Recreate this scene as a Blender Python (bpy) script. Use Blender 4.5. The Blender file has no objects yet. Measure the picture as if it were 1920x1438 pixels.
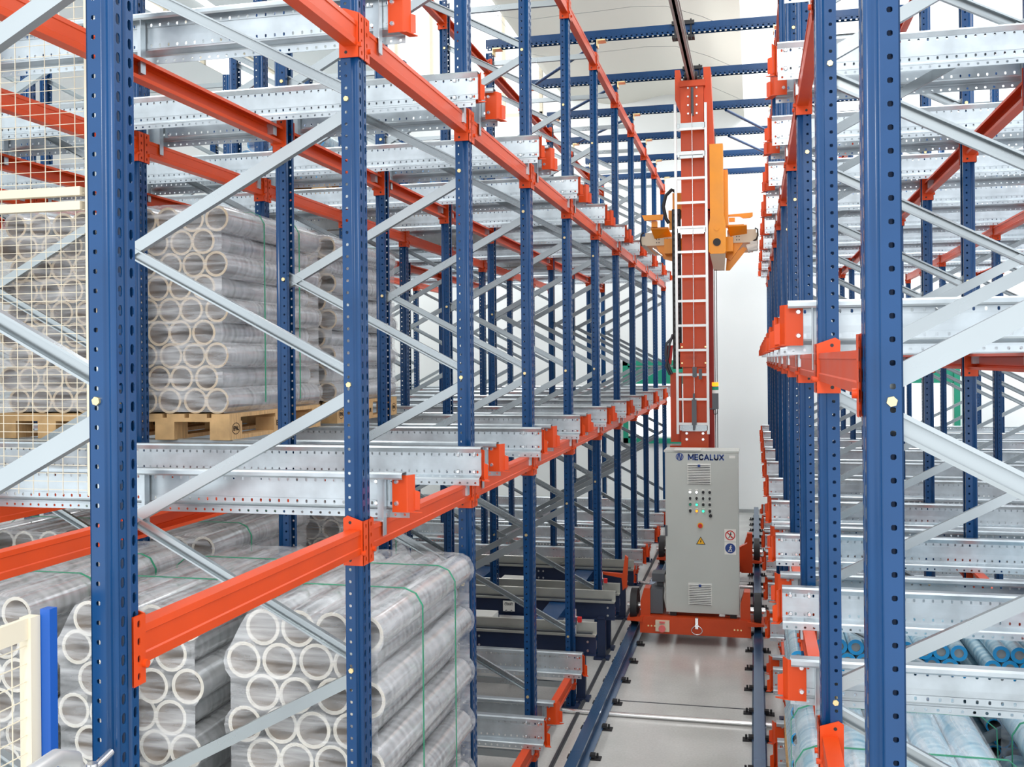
import bpy, math, random
from mathutils import Vector, Matrix

random.seed(7)
S = bpy.context.scene
COL = S.collection
pi = math.pi
# ------------------------------------------------------------------ camera
THETA = math.atan(454 / 1907.0)
ROLL = 0.009
cs, sn, cr, sr = math.cos(THETA), math.sin(THETA), math.cos(ROLL), math.sin(ROLL)
R_, F_, U_ = Vector((cs, sn, 0)), Vector((-sn, cs, 0)), Vector((0, 0, 1))
rx = R_ * cr - U_ * sr
ux = U_ * cr + R_ * sr
cam = bpy.data.cameras.new('camera')
cam.sensor_width = 36
cam.lens = 1907 * 36 / 1920
cam.shift_y = -43 / 1920.0
cam.clip_start = 0.05
cam.clip_end = 200
cam_o = bpy.data.objects.new('camera', cam)
COL.objects.link(cam_o)
cam_o.matrix_world = Matrix(((rx.x, ux.x, -F_.x, 0), (rx.y, ux.y, -F_.y, 0), (rx.z, ux.z, -F_.z, 2.70), (0, 0, 0, 1)))
S.camera = cam_o
# ------------------------------------------------------------------ world, lights, exposure
w = bpy.data.worlds.new('world')
S.world = w
w.use_nodes = True
bg = w.node_tree.nodes['Background']
bg.inputs[0].default_value = (0.93, 0.97, 1.0, 1)
bg.inputs[1].default_value = 1.75
S.view_settings.view_transform = 'Standard'
S.view_settings.look = 'None'
S.view_settings.gamma = 1
S.view_settings.exposure = 0.2
S.cycles.transparent_max_bounces = 24
S.cycles.max_bounces = 8


def area(name, loc, rot, sx, sy, e, c=(1, 1, 1)):
    l = bpy.data.lights.new(name, 'AREA')
    l.shape = 'RECTANGLE'
    l.size, l.size_y, l.energy, l.color = sx, sy, e, c
    o = bpy.data.objects.new(name, l)
    COL.objects.link(o)
    o.location, o.rotation_euler = loc, rot
    return o


area('helper_light', (-4.6, 8.0, 8.2), (0, 0, 0), 0.8, 14, 260, (1, 0.98, 0.95))  # added strip above the left rack, gives the metal its highlights
area('helper_light', (0.9, 8.0, 8.0), (0, 0, 0), 0.8, 14, 240, (1, 0.97, 0.92))  # added strip right of the aisle, also for metal highlights
area('helper_light', (-0.9, -3.0, 5.5), (math.radians(62), 0, 0), 1.2, 1.6, 150, (1, 0.94, 0.86))  # added behind the camera for bright streaks on the uprights
area('helper_light', (2.4, 13.5, 8.3), (math.radians(25), 0, 0), 3.0, 1.0, 210, (1, 1, 1))  # added to brighten the far wall, no fixture there
area('helper_light', (-4.6, 14.5, 7.0), (math.radians(35), 0, 0), 1.2, 1.2, 130, (1, 1, 1))  # another added light, tilted towards the far wall


# ------------------------------------------------------------------ materials
def new_mat(name):
    m = bpy.data.materials.new(name)
    m.use_nodes = True
    nt = m.node_tree
    return m, nt, nt.nodes['Principled BSDF'], nt.nodes['Material Output']


def lin(h):
    h = h.lstrip('#')
    v = [int(h[i:i + 2], 16) / 255 for i in (0, 2, 4)]
    return tuple(((x + .055) / 1.055) ** 2.4 if x > .04045 else x / 12.92 for x in v) + (1,)


def mat(name, c, rough=.45, metal=0, noise=0, scale=8, bump=0, stretch=None, emit=0, spec=.5, coat=0):
    m, nt, p, out = new_mat(name)
    c = lin(c) if isinstance(c, str) else c
    p.inputs['Base Color'].default_value = c
    p.inputs['Roughness'].default_value = rough
    p.inputs['Metallic'].default_value = metal
    p.inputs['Specular IOR Level'].default_value = spec
    if coat:
        p.inputs['Coat Weight'].default_value = coat
        p.inputs['Coat Roughness'].default_value = .15
    if emit:
        p.inputs['Emission Color'].default_value = c
        p.inputs['Emission Strength'].default_value = emit
    if noise or bump:
        tc = nt.nodes.new('ShaderNodeTexCoord')
        mp = nt.nodes.new('ShaderNodeMapping')
        mp.inputs['Scale'].default_value = stretch or (1, 1, 1)
        n = nt.nodes.new('ShaderNodeTexNoise')
        n.inputs['Scale'].default_value = scale
        n.inputs['Detail'].default_value = 5
        nt.links.new(tc.outputs['Object'], mp.inputs[0])
        nt.links.new(mp.outputs[0], n.inputs[0])
        if noise:
            r = nt.nodes.new('ShaderNodeValToRGB')
            r.color_ramp.elements[0].position = .3
            r.color_ramp.elements[1].position = .7
            r.color_ramp.elements[0].color = tuple(x * (1 - noise) for x in c[:3]) + (1,)
            r.color_ramp.elements[1].color = tuple(min(1, x * (1 + noise * .6)) for x in c[:3]) + (1,)
            nt.links.new(n.outputs[0], r.inputs[0])
            nt.links.new(r.outputs[0], p.inputs['Base Color'])
            mr = nt.nodes.new('ShaderNodeMapRange')
            mr.inputs['To Min'].default_value = max(.02, rough - .08)
            mr.inputs['To Max'].default_value = rough + .1
            nt.links.new(n.outputs[0], mr.inputs[0])
            nt.links.new(mr.outputs[0], p.inputs['Roughness'])
        if bump:
            b = nt.nodes.new('ShaderNodeBump')
            b.inputs['Strength'].default_value = bump
            b.inputs['Distance'].default_value = .01
            nt.links.new(n.outputs[0], b.inputs['Height'])
            nt.links.new(b.outputs[0], p.inputs['Normal'])
    return m


M = {}
M['blue'] = mat('blue_painted_steel', (.005, .048, .150, 1), .22, 0, .10, 6, spec=.38)
M['navy'] = mat('navy_painted_steel', '#182848', .38, 0, .12, 6)
M['railblue'] = mat('blue_grey_rail_steel', '#2f5073', .22, .3)
M['orange'] = mat('orange_painted_steel', '#cf440e', .38, 0, .08, 5, spec=.4)
M['red'] = mat('red_painted_steel', '#c9471c', .4, 0, .1, 4, spec=.4)
M['darkred'] = mat('dark_red_steel', '#96281e', .45)
M['yellow'] = mat('amber_painted_steel', '#f0960f', .4, 0, .08, 5)
M['galv'] = mat('galvanised_steel', (.54, .60, .64, 1), .34, .75, .16, 9, .03)
M['zinc'] = mat('zinc_plated_brace', (.40, .44, .46, 1), .28, .85, .06, 3, 0, (1, 1, 1))
M['bolt'] = mat('zinc_bolt', (.82, .83, .84, 1), .22, .9)
M['brass'] = mat('yellow_zinc_bolt', (.85, .66, .34, 1), .3, .8)
M['alu'] = mat('aluminium', (.62, .63, .63, 1), .4, .6)
M['cream'] = mat('cream_painted_steel', '#d6ccb6', .5)
M['cabinet'] = mat('grey_painted_cabinet', '#bdc2bd', .42, 0, .03, 3)
M['vent'] = mat('light_grey_plastic', '#d5d7d2', .5)
M['black'] = mat('black_rubber', '#1b1c20', .55)
M['dark'] = mat('dark_grey_steel', '#3c4046', .5)
M['motor'] = mat('grey_motor_cast', '#555a60', .5)
M['white'] = mat('white_plastic', '#f2f2ee', .45)
M['label'] = mat('white_label', '#e8e8e2', .5)
M['cardboard'] = mat('cardboard_core', '#b09a80', .5, .25, .15, 20)
M['ring'] = mat('cream_roll_edge', '#dcd6c9', .6, 0, .1, 30)
M['bluecore'] = mat('blue_plastic_core', '#1f9fe0', .4)
M['wood'] = mat('pine_wood', '#cda877', .7, 0, .25, 9, .1, (1, 8, 1))
M['stamp'] = mat('burnt_stamp', '#2a1d12', .8)
M['strap'] = mat('green_strap', '#2f8f6c', .4)
M['textblue'] = mat('logo_blue', '#1c3f86', .5)
M['signred'] = mat('sign_red', '#cc2222', .5)
M['signyellow'] = mat('sign_yellow', '#f2b51c', .5)
M['green'] = mat('green_window_frame', '#1f8f72', .5)
M['roller'] = mat('pale_green_track', '#b4b5ae', .3, .5, .12, 6)
M['lampwhite'] = mat('lit_white_button', '#ffffff', .4, emit=2.0)
M['lampgreen'] = mat('lit_green_button', '#39ffb0', .4, emit=1.4)
M['lampamber'] = mat('lit_amber_lamp', '#ff8a18', .4, emit=1.8)
M['wall'] = mat('white_painted_wall', '#edf1f0', .8, 0, .03, .6)
M['membrane'] = mat('cream_ceiling_membrane', '#e4e2d8', .75, 0, .04, .5)
M['canvas'] = mat('pale_grey_membrane', '#c9ccc9', .8, 0, .05, .5)


def translucent(name, c, f=.6):
    m, nt, p, out = new_mat(name)
    p.inputs['Base Color'].default_value = lin(c)
    p.inputs['Roughness'].default_value = .8
    t = nt.nodes.new('ShaderNodeBsdfTranslucent')
    t.inputs[0].default_value = lin(c)
    mx = nt.nodes.new('ShaderNodeMixShader')
    mx.inputs[0].default_value = f
    nt.links.new(p.outputs[0], mx.inputs[1])
    nt.links.new(t.outputs[0], mx.inputs[2])
    nt.links.new(mx.outputs[0], out.inputs['Surface'])
    return m


M['membrane'] = translucent('cream_ceiling_membrane', '#b9b7ae', .38)
M['canvas'] = translucent('pale_grey_membrane', '#bcc1c1', .35)


def floor_mat():
    m, nt, p, out = new_mat('polished_concrete')
    tc = nt.nodes.new('ShaderNodeTexCoord')
    n = nt.nodes.new('ShaderNodeTexNoise')
    n.inputs['Scale'].default_value = 1.3
    n.inputs['Detail'].default_value = 8
    n2 = nt.nodes.new('ShaderNodeTexNoise')
    n2.inputs['Scale'].default_value = 60
    n2.inputs['Detail'].default_value = 4
    r = nt.nodes.new('ShaderNodeValToRGB')
    r.color_ramp.elements[0].position = .3
    r.color_ramp.elements[1].position = .72
    r.color_ramp.elements[0].color = lin('#bdbdb9')
    r.color_ramp.elements[1].color = lin('#d9d9d6')
    mx = nt.nodes.new('ShaderNodeMix')
    mx.data_type = 'RGBA'
    mx.blend_type = 'MULTIPLY'
    mx.inputs['Factor'].default_value = .25
    for t in (n, n2):
        nt.links.new(tc.outputs['Object'], t.inputs[0])
    nt.links.new(n.outputs[0], r.inputs[0])
    nt.links.new(r.outputs[0], mx.inputs['A'])
    nt.links.new(n2.outputs[0], mx.inputs['B'])
    nt.links.new(mx.outputs['Result'], p.inputs['Base Color'])
    mr = nt.nodes.new('ShaderNodeMapRange')
    mr.inputs['To Min'].default_value = .08
    mr.inputs['To Max'].default_value = .32
    nt.links.new(n.outputs[0], mr.inputs[0])
    nt.links.new(mr.outputs[0], p.inputs['Roughness'])
    b = nt.nodes.new('ShaderNodeBump')
    b.inputs['Strength'].default_value = .04
    nt.links.new(n2.outputs[0], b.inputs['Height'])
    nt.links.new(b.outputs[0], p.inputs['Normal'])
    return m


M['floor'] = floor_mat()


def film_mat(name, base, dark, metal, rough):
    # wound clear film: fine rings along the roll
    m, nt, p, out = new_mat(name)
    tc = nt.nodes.new('ShaderNodeTexCoord')
    mp = nt.nodes.new('ShaderNodeMapping')
    mp.inputs['Scale'].default_value = (1.0, 16, 1.0)
    n = nt.nodes.new('ShaderNodeTexNoise')
    n.inputs['Scale'].default_value = 2.2
    n.inputs['Detail'].default_value = 6
    oi = nt.nodes.new('ShaderNodeObjectInfo')
    ad = nt.nodes.new('ShaderNodeVectorMath')
    nt.links.new(tc.outputs['Object'], ad.inputs[0])
    nt.links.new(oi.outputs['Random'], ad.inputs[1])
    nt.links.new(ad.outputs[0], mp.inputs[0])
    nt.links.new(mp.outputs[0], n.inputs[0])
    r = nt.nodes.new('ShaderNodeValToRGB')
    r.color_ramp.elements[0].position = .32
    r.color_ramp.elements[1].position = .66
    r.color_ramp.elements[0].color = lin(dark)
    r.color_ramp.elements[1].color = lin(base)
    nt.links.new(n.outputs[0], r.inputs[0])
    nt.links.new(r.outputs[0], p.inputs['Base Color'])
    p.inputs['Metallic'].default_value = metal
    p.inputs['Roughness'].default_value = rough
    b = nt.nodes.new('ShaderNodeBump')
    b.inputs['Strength'].default_value = .05
    b.inputs['Distance'].default_value = .003
    nt.links.new(n.outputs[0], b.inputs['Height'])
    nt.links.new(b.outputs[0], p.inputs['Normal'])
    return m


M['film'] = film_mat('wound_clear_film', '#d9dbdc', '#a9abac', .62, .17)
M['bluefilm'] = film_mat('wound_pale_blue_film', '#cfe6ee', '#7fb4cc', .25, .28)


def wrap_mat(name, tint, lo, hi, stretch, rough=.12):
    m, nt, p, out = new_mat(name)
    tc = nt.nodes.new('ShaderNodeTexCoord')
    mp = nt.nodes.new('ShaderNodeMapping')
    mp.inputs['Scale'].default_value = stretch
    n = nt.nodes.new('ShaderNodeTexNoise')
    n.inputs['Scale'].default_value = 3
    n.inputs['Detail'].default_value = 8
    n.inputs['Distortion'].default_value = .4
    nt.links.new(tc.outputs['Object'], mp.inputs[0])
    nt.links.new(mp.outputs[0], n.inputs[0])
    mr = nt.nodes.new('ShaderNodeMapRange')
    mr.inputs['From Min'].default_value = .35
    mr.inputs['From Max'].default_value = .7
    mr.inputs['To Min'].default_value = lo
    mr.inputs['To Max'].default_value = hi
    nt.links.new(n.outputs[0], mr.inputs[0])
    p.inputs['Base Color'].default_value = lin(tint)
    p.inputs['Roughness'].default_value = rough
    p.inputs['Specular IOR Level'].default_value = .9
    b = nt.nodes.new('ShaderNodeBump')
    b.inputs['Strength'].default_value = .35
    b.inputs['Distance'].default_value = .004
    nt.links.new(n.outputs[0], b.inputs['Height'])
    nt.links.new(b.outputs[0], p.inputs['Normal'])
    tr = nt.nodes.new('ShaderNodeBsdfTransparent')
    mix = nt.nodes.new('ShaderNodeMixShader')
    nt.links.new(mr.outputs[0], mix.inputs[0])
    nt.links.new(tr.outputs[0], mix.inputs[1])
    nt.links.new(p.outputs[0], mix.inputs[2])
    nt.links.new(mix.outputs[0], out.inputs['Surface'])
    return m


M['wrap'] = wrap_mat('clear_stretch_wrap', '#f3f5f8', .04, .36, (.8, .8, 9))
M['wrapend'] = wrap_mat('stretch_wrap_end', '#f3f5f8', .10, .50, (1.0, 1.0, 9))
M['wraptop'] = wrap_mat('stretch_wrap_top', '#f3f5f8', .05, .5, (9, 1.2, 1))


# ------------------------------------------------------------------ mesh builder
class MB:
    def __init__(s):
        s.v, s.f, s.sm, s.mi = [], [], [], []

    def quadmesh(s, vs, fs, smooth=False, mi=0):
        b = len(s.v)
        s.v += [tuple(x) for x in vs]
        for f in fs:
            s.f.append(tuple(i + b for i in f))
            s.sm.append(smooth)
            s.mi.append(mi)
        return s

    def box(s, x0, x1, y0, y1, z0, z1, mi=0):
        v = [(x, y, z) for z in (z0, z1) for y in (y0, y1) for x in (x0, x1)]
        return s.quadmesh(v, [(0, 2, 3, 1), (4, 5, 7, 6), (0, 1, 5, 4), (2, 6, 7, 3), (0, 4, 6, 2), (1, 3, 7, 5)], mi=mi)

    def cyl(s, p0, p1, r, n=16, r2=None, caps=True, mi=0):
        p0, p1 = Vector(p0), Vector(p1)
        r2 = r if r2 is None else r2
        d = (p1 - p0).normalized()
        a = d.orthogonal().normalized()
        b = d.cross(a)
        vs = []
        for i in range(n):
            t = 2 * pi * i / n
            o = a * math.cos(t) + b * math.sin(t)
            vs += [p0 + o * r, p1 + o * r2]
        s.quadmesh(vs, [(2 * i, (2 * i + 2) % (2 * n), (2 * i + 3) % (2 * n), 2 * i + 1) for i in range(n)], True, mi)
        if caps:
            s.quadmesh(vs[0::2], [tuple(range(n))[::-1]], mi=mi)
            s.quadmesh(vs[1::2], [tuple(range(n))], mi=mi)
        return s

    def annulus(s, c, ax, r0, r1, n=24, mi=0):
        c, d = Vector(c), Vector(ax).normalized()
        a = d.orthogonal().normalized()
        b = d.cross(a)
        vs = []
        for i in range(n):
            t = 2 * pi * i / n
            o = a * math.cos(t) + b * math.sin(t)
            vs += [c + o * r0, c + o * r1]
        return s.quadmesh(vs, [(2 * i, 2 * i + 1, (2 * i + 3) % (2 * n), (2 * i + 2) % (2 * n)) for i in range(n)], mi=mi)

    def tube(s, pts, r, n=8, mi=0):
        P = [Vector(p) for p in pts]
        vs, up = [], None
        for i, p in enumerate(P):
            d = (P[min(i + 1, len(P) - 1)] - P[max(i - 1, 0)]).normalized()
            a = d.orthogonal().normalized() if up is None else (up - d * up.dot(d)).normalized()
            up = a
            b = d.cross(a)
            vs += [p + (a * math.cos(2 * pi * k / n) + b * math.sin(2 * pi * k / n)) * r for k in range(n)]
        fs = [(i * n + k, i * n + (k + 1) % n, (i + 1) * n + (k + 1) % n, (i + 1) * n + k) for i in range(len(P) - 1) for k in range(n)]
        s.quadmesh(vs, fs, True, mi)
        s.quadmesh(vs[:n], [tuple(range(n))[::-1]], mi=mi)
        s.quadmesh(vs[-n:], [tuple(range(n))], mi=mi)
        return s

    def plate(s, poly, t, mi=0):
        """closed polygon (3d, planar) extruded by vector t"""
        t = Vector(t)
        P = [Vector(p) for p in poly]
        n = len(P)
        vs = P + [p + t for p in P]
        return s.quadmesh(vs, [tuple(range(n))[::-1], tuple(range(n, 2 * n))] + [(i, (i + 1) % n, n + (i + 1) % n, n + i) for i in range(n)], mi=mi)

    def prism_open(s, prof, vec, th, mi=0, smooth=False):
        """open 3d profile with sheet thickness th extruded along vec"""
        vec = Vector(vec)
        P = [Vector(p) for p in prof]
        ax = vec.normalized()
        N = []
        for i in range(len(P)):
            d = (P[min(i + 1, len(P) - 1)] - P[max(i - 1, 0)]).normalized()
            N.append(d.cross(ax).normalized())
        loop = [p for p in P] + [p + nn * th for p, nn in zip(P[::-1], N[::-1])]
        n = len(loop)
        vs = loop + [p + vec for p in loop]
        m = len(P)
        fs = [(i, (i + 1) % n, n + (i + 1) % n, n + i) for i in range(n)]
        for k in range(m - 1):
            fs.append((k, n - 1 - k, n - 2 - k, k + 1))
            fs.append((n + k, n + k + 1, 2 * n - 2 - k, 2 * n - 1 - k))
        return s.quadmesh(vs, fs, smooth, mi)

    def perf(s, o, L, W, cells, hl, hw, th, off=.5, skip=None, mi=0):
        """perforated strip: origin o, long vector L, width vector W, hole half sizes along L and W, thickness vector"""
        o, L, W = Vector(o), Vector(L), Vector(W)
        cl = L / cells
        lu, wu = L.normalized(), W.normalized()
        N = lu.cross(wu) * th
        k = .55
        for c in range(cells):
            a = o + cl * c
            C = [a, a + cl, a + cl + W, a + W]
            ctr = a + cl * .5 + W * off
            O = []
            for dx, dy in ((-k, -1), (k, -1), (1, -k), (1, k), (k, 1), (-k, 1), (-1, k), (-1, -k)):
                O.append(ctr + lu * dx * hl + wu * dy * hw)
            if skip and skip(c):
                s.quadmesh(C + [p + N for p in C], [(0, 1, 2, 3), (7, 6, 5, 4)], mi=mi)
                continue
            ring = [(0, 1, 5, 4), (1, 6, 5), (1, 2, 7, 6), (2, 8, 7), (2, 3, 9, 8), (3, 10, 9), (3, 0, 11, 10), (0, 4, 11)]
            s.quadmesh(C + O, ring, mi=mi)
            s.quadmesh([p + N for p in C + O], [f[::-1] for f in ring], mi=mi)
            s.quadmesh(O + [p + N for p in O], [(i, 8 + i, 8 + (i + 1) % 8, (i + 1) % 8) for i in range(8)], mi=mi)
        return s

    def mesh(s, name):
        me = bpy.data.meshes.new(name)
        me.from_pydata(s.v, [], s.f)
        me.polygons.foreach_set('use_smooth', s.sm)
        me.polygons.foreach_set('material_index', s.mi)
        me.update()
        return me


def setm(me, *mats):
    for m in mats:
        me.materials.append(M[m] if isinstance(m, str) else m)
    return me


def obj(name, me, parent=None, loc=None, rot=None, scale=None):
    o = bpy.data.objects.new(name, me)
    COL.objects.link(o)
    if parent is not None:
        o.parent = parent
    if loc is not None:
        o.location = loc
    if rot is not None:
        o.rotation_euler = (0, 0, rot) if not isinstance(rot, tuple) else rot
    if scale is not None:
        o.scale = scale
    return o


def part(name, mb, m, parent, **k):
    me = mb.mesh(name)
    setm(me, *(m if isinstance(m, (list, tuple)) else [m]))
    return obj(name, me, parent, **k)


def thing(name, label, cat, loc=(0, 0, 0), rot=0, group=None, me=None):
    o = obj(name, me, None, loc, rot)
    o['label'] = label
    o['category'] = cat
    if group:
        o['group'] = group
    return o


def struct(name, mb, m, label=None):
    o = part(name, mb, m, None)
    o['kind'] = 'structure'
    o['category'] = name.split('_')[0]
    if label:
        o['label'] = label
    return o


ORD = ['first', 'second', 'third', 'fourth', 'fifth', 'sixth', 'seventh', 'eighth', 'ninth', 'tenth', 'eleventh', 'twelfth', 'thirteenth', 'fourteenth', 'fifteenth', 'sixteenth',
       'seventeenth', 'eighteenth', 'nineteenth', 'twentieth']
# ------------------------------------------------------------------ module dimensions
BAY = 1.45
Y0 = 1.406 * BAY


def YN(n):
    return Y0 + n * BAY


H_UP = 5.62
DEP = .985
LEFT_ROWS = [-1.415, -3.27, -5.12]      # aisle-facing upright of each frame row
RIGHT_ROWS = [.235, 2.30]
NB = 10

# ------------------------------------------------------------------ setting
struct('floor', MB().box(-9.2, 6.5, -2.5, 18.4, -.1, 0), 'floor', 'polished grey beige concrete floor of the warehouse')
mb = MB()
BW = 18.3
for x0, x1, z0, z1 in [(-9.2, -2.30, 0, 7.2), (-2.30, -1.0, 0, 1.2), (-2.30, -1.0, 2.68, 7.2), (-1.0, 2.33, 0, 7.2), (2.33, 3.34, 0, 1.2), (2.33, 3.34, 2.68, 7.2), (3.34, 6.5, 0, 7.2),
                       (-9.2, -6.6, 7.2, 9.6), (-3.72, 6.5, 7.2, 9.6)]:
    mb.box(x0, x1, BW, BW + .2, z0, z1)
struct('wall_back', mb, 'wall', 'plain white wall closing the far end of the aisle')
mb = MB()
mb.box(-9.2, -9.0, -2.5, BW, 0, 7.75)
mb.box(-9.2, -9.0, -2.5, BW, 8.38, 8.75)
struct('wall_left', mb, 'wall', 'white side wall behind the left rack below the high windows')


def window(name, x0, x1, z0, z1, label):
    mb = MB()
    t = .09
    mb.box(x0, x1, BW - .06, BW + .06, z0, z0 + t).box(x0, x1, BW - .06, BW + .06, z1 - t, z1)
    mb.box(x0, x0 + t, BW - .06, BW + .06, z0, z1).box(x1 - t, x1, BW - .06, BW + .06, z0, z1)
    w = struct(name, mb, 'green', label)
    part('sash', MB().box(x0 + t, x1 - t, BW - .02, BW + .02, z0 + t, z0 + t + .03).box(x0 + t, x1 - t, BW - .02, BW + .02, z1 - t - .03, z1 - t)
         .box(x0 + t, x0 + t + .03, BW - .02, BW + .02, z0 + t, z1 - t).box(x1 - t - .03, x1 - t, BW - .02, BW + .02, z0 + t, z1 - t), 'white', w)
    part('shutter_box', MB().box(x0 + t, x1 - t, BW - .03, BW + .05, z1 - .42, z1 - t - .03), 'green', w)
    return w


window('window_1', -2.30, -1.0, 1.2, 2.68, 'bright green-framed window in the far wall, left of the red mast')
window('window_2', 2.33, 3.34, 1.2, 2.68, 'bright green-framed window in the far wall seen through the right rack')
mb = MB()
for y in [-2.0 + i * 1.1 for i in range(19)]:
    mb.box(-9.12, -9.04, y, y + .06, 7.75, 8.38)
mb.box(-9.12, -9.04, -2.5, BW, 7.72, 7.78).box(-9.12, -9.04, -2.5, BW, 8.35, 8.4)
struct('window_3', mb, 'cream', 'strip of high windows along the left side wall')
mb = MB()
for x in [-6.6, -5.9, -5.2, -4.5, -3.8]:
    mb.box(x, x + .06, BW, BW + .08, 7.2, 9.6)
mb.box(-6.6, -3.72, BW, BW + .08, 7.2, 7.27)
struct('window_4', mb, 'cream', 'tall bright glazed opening high in the far wall, left part')


def membrane(name, pts, y0, y1, m, label, n=12):
    """hung sheet spanning the hall lengthwise, sagging between its supports"""
    mb = MB()
    N = 24
    vs = []
    for j in range(n + 1):
        y = y0 + (y1 - y0) * j / n
        sag = .10 * math.sin(pi * ((j * 3 / n) % 1))
        for i in range(N + 1):
            t = i / N * (len(pts) - 1)
            k = min(int(t), len(pts) - 2)
            f = t - k
            f = f * f * (3 - 2 * f)
            x = pts[k][0] * (1 - (t - k)) + pts[k + 1][0] * (t - k)
            z = pts[k][1] * (1 - f) + pts[k + 1][1] * f
            vs.append((x, y, z - sag))
    q = [(j * (N + 1) + i, j * (N + 1) + i + 1, (j + 1) * (N + 1) + i + 1, (j + 1) * (N + 1) + i) for j in range(n) for i in range(N)]
    mb.quadmesh(vs, q, True)
    return struct(name, mb, m, label)


membrane('ceiling', [(-3.75, 8.15), (-3.2, 7.42), (-2.3, 7.3), (-1.4, 7.42), (-.7, 7.2), (-.13, 6.9)], 1.0, BW, 'membrane', 'cream ceiling membrane hung over the aisle')
membrane('ceiling_left', [(-8.9, 8.9), (-8.0, 9.2), (-7.0, 8.6), (-6.0, 7.6), (-5.3, 7.3)], 3.0, BW, 'canvas', 'grey ceiling membrane hung over the left rack')
seam = MB()
for y in (9.5, 11.2, 12.9, 14.6, 16.3):
    seam.tube([(-3.7 + 3.55 * t / 8, y, [8.02, 7.35, 7.25, 7.27, 7.28, 7.3, 7.27, 7.1, 6.87][t] - .13) for t in range(9)], .003, 5)
struct('trim_1', seam, 'canvas', 'thin seams crossing the cream ceiling membrane')
struct('trim_2', MB().box(-1.06, -.03, 8.02, 8.035, 0, .002).box(-1.06, -.03, 12.6, 12.615, 0, .002), 'dark', 'dark joint across the concrete floor')
struct('baseboard_back', MB().box(-9, 6.5, BW - .02, BW - .001, 0, .06), 'canvas', 'pale skirting along the far wall')


# ------------------------------------------------------------------ rack frame
def upright_mesh():
    mb = MB()
    p = .0436
    n = int(H_UP / p)
    h = n * p
    L = (0, 0, h)
    t = .003
    for s in (1, -1):
        def P(x, y):
            return (x, y * s, 0)
        sgn = -t * s
        a, b = Vector(P(-.0325, .045)), Vector(P(.004, .045))
        mb.perf(a, L, b - a, n, .0052, .0052, sgn, .5, mi=0)
        a, b = Vector(P(.0325, .035)), Vector(P(.0325, .009))
        mb.perf(a, L, b - a, n, .012, .0072, sgn, .5)
        mb.prism_open([P(-.0325, .022), P(-.0325, .045)] if s > 0 else [P(-.0325, .045), P(-.0325, .022)], L, .003)
        mb.prism_open([P(.004, .045), P(.0065, .0415), P(.009, .0385), P(.012, .0375), P(.016, .0385), P(.020, .0405), P(.0245, .041), P(.0285, .040), P(.0315, .0375), P(.0325, .035)][::s], L, .003, smooth=True)
    mb.prism_open([(.0325, .009, 0), (.026, .005, 0), (.026, -.005, 0), (.0325, -.009, 0)], L, .003)
    return setm(mb.mesh('upright'), 'blue')


UP_ME = upright_mesh()
BASE_ME = setm(MB().box(-.075, .075, -.07, .07, 0, .008).cyl((.055, .05, 0), (.055, .05, .03), .008, 8).cyl((-.055, -.05, 0), (-.055, -.05, .03), .008, 8).mesh('base_plate'), 'navy')


def brace_mesh(p0, p1, flip):
    """C channel from p0 to p1 in the xz plane"""
    p0, p1 = Vector(p0), Vector(p1)
    d = (p1 - p0).normalized()
    nrm = Vector((-d.z, 0, d.x))
    w, q = .021, .011 * flip
    y = Vector((0, 1, 0))
    prof = [p0 + nrm * (w - .006) - y * -q, p0 + nrm * w + y * q, p0 + nrm * w - y * q, p0 - nrm * w - y * q, p0 - nrm * w + y * q, p0 - nrm * (w - .006) + y * q]
    mb = MB()
    mb.prism_open(prof, p1 - p0, .0025)
    if flip < 0:
        mb.box(0, 0, 0, 0, 0, 0) if False else None
    return setm(mb.mesh('brace'), 'zinc')


RISE = .517
BFL = -1
BR_A = brace_mesh((0, 0, 0), (-DEP, 0, RISE), BFL)
BR_B = brace_mesh((0, 0, 0), (-DEP, 0, -RISE), -BFL)
BR_H = brace_mesh((0, 0, 0), (-DEP, 0, 0), 1)
NODE_ME = setm(MB().cyl((0, -.052, 0), (0, .052, 0), .010, 6).mesh('bolt'), 'brass')


def frame(x, n, side, rowname, nodes):
    face = 0 if side == 'left' else pi
    lab = f"blue upright frame with zinc braces, {ORD[n]} from the camera in the {side} rack's {rowname} row"
    f = thing('upright_truss', lab, 'rack frame', (x, YN(n), 0), face, f'{side} rack upright frames')
    obj('upright', UP_ME, f, (0, 0, .008))
    obj('upright', UP_ME, f, (-DEP, 0, .008), pi)
    obj('base_plate', BASE_ME, f)
    obj('base_plate', BASE_ME, f, (-DEP, 0, 0))
    z = .55
    obj('brace', BR_H, f, (0, 0, .16))
    obj('brace', BR_H, f, (0, 0, H_UP - .12))
    while z < 5.0:
        obj('brace', BR_A, f, (0, -.004, z + .03))
        if z + 1.034 < 5.4:
            obj('brace', BR_B, f, (0, .004, z + 1.034 - .03))
        if nodes:
            obj('bolt', NODE_ME, f, (-.012, 0, z))
            obj('bolt', NODE_ME, f, (-DEP + .012, 0, z + RISE))
        z += 1.034
    return f


ROWN = ['aisle-side', 'middle', 'deepest']
for r, x in enumerate(LEFT_ROWS):
    for n in range(0 if r == 0 else (1 if r == 1 else 2), NB + 1):
        frame(x, n, 'left', ROWN[r], n < (6 if r == 0 else 3))
for r, x in enumerate(RIGHT_ROWS):
    for n in range(0 if r == 0 else 3, NB + 1):
        frame(x, n, 'right', ['aisle-side', 'deeper'][r], n < 5)


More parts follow.
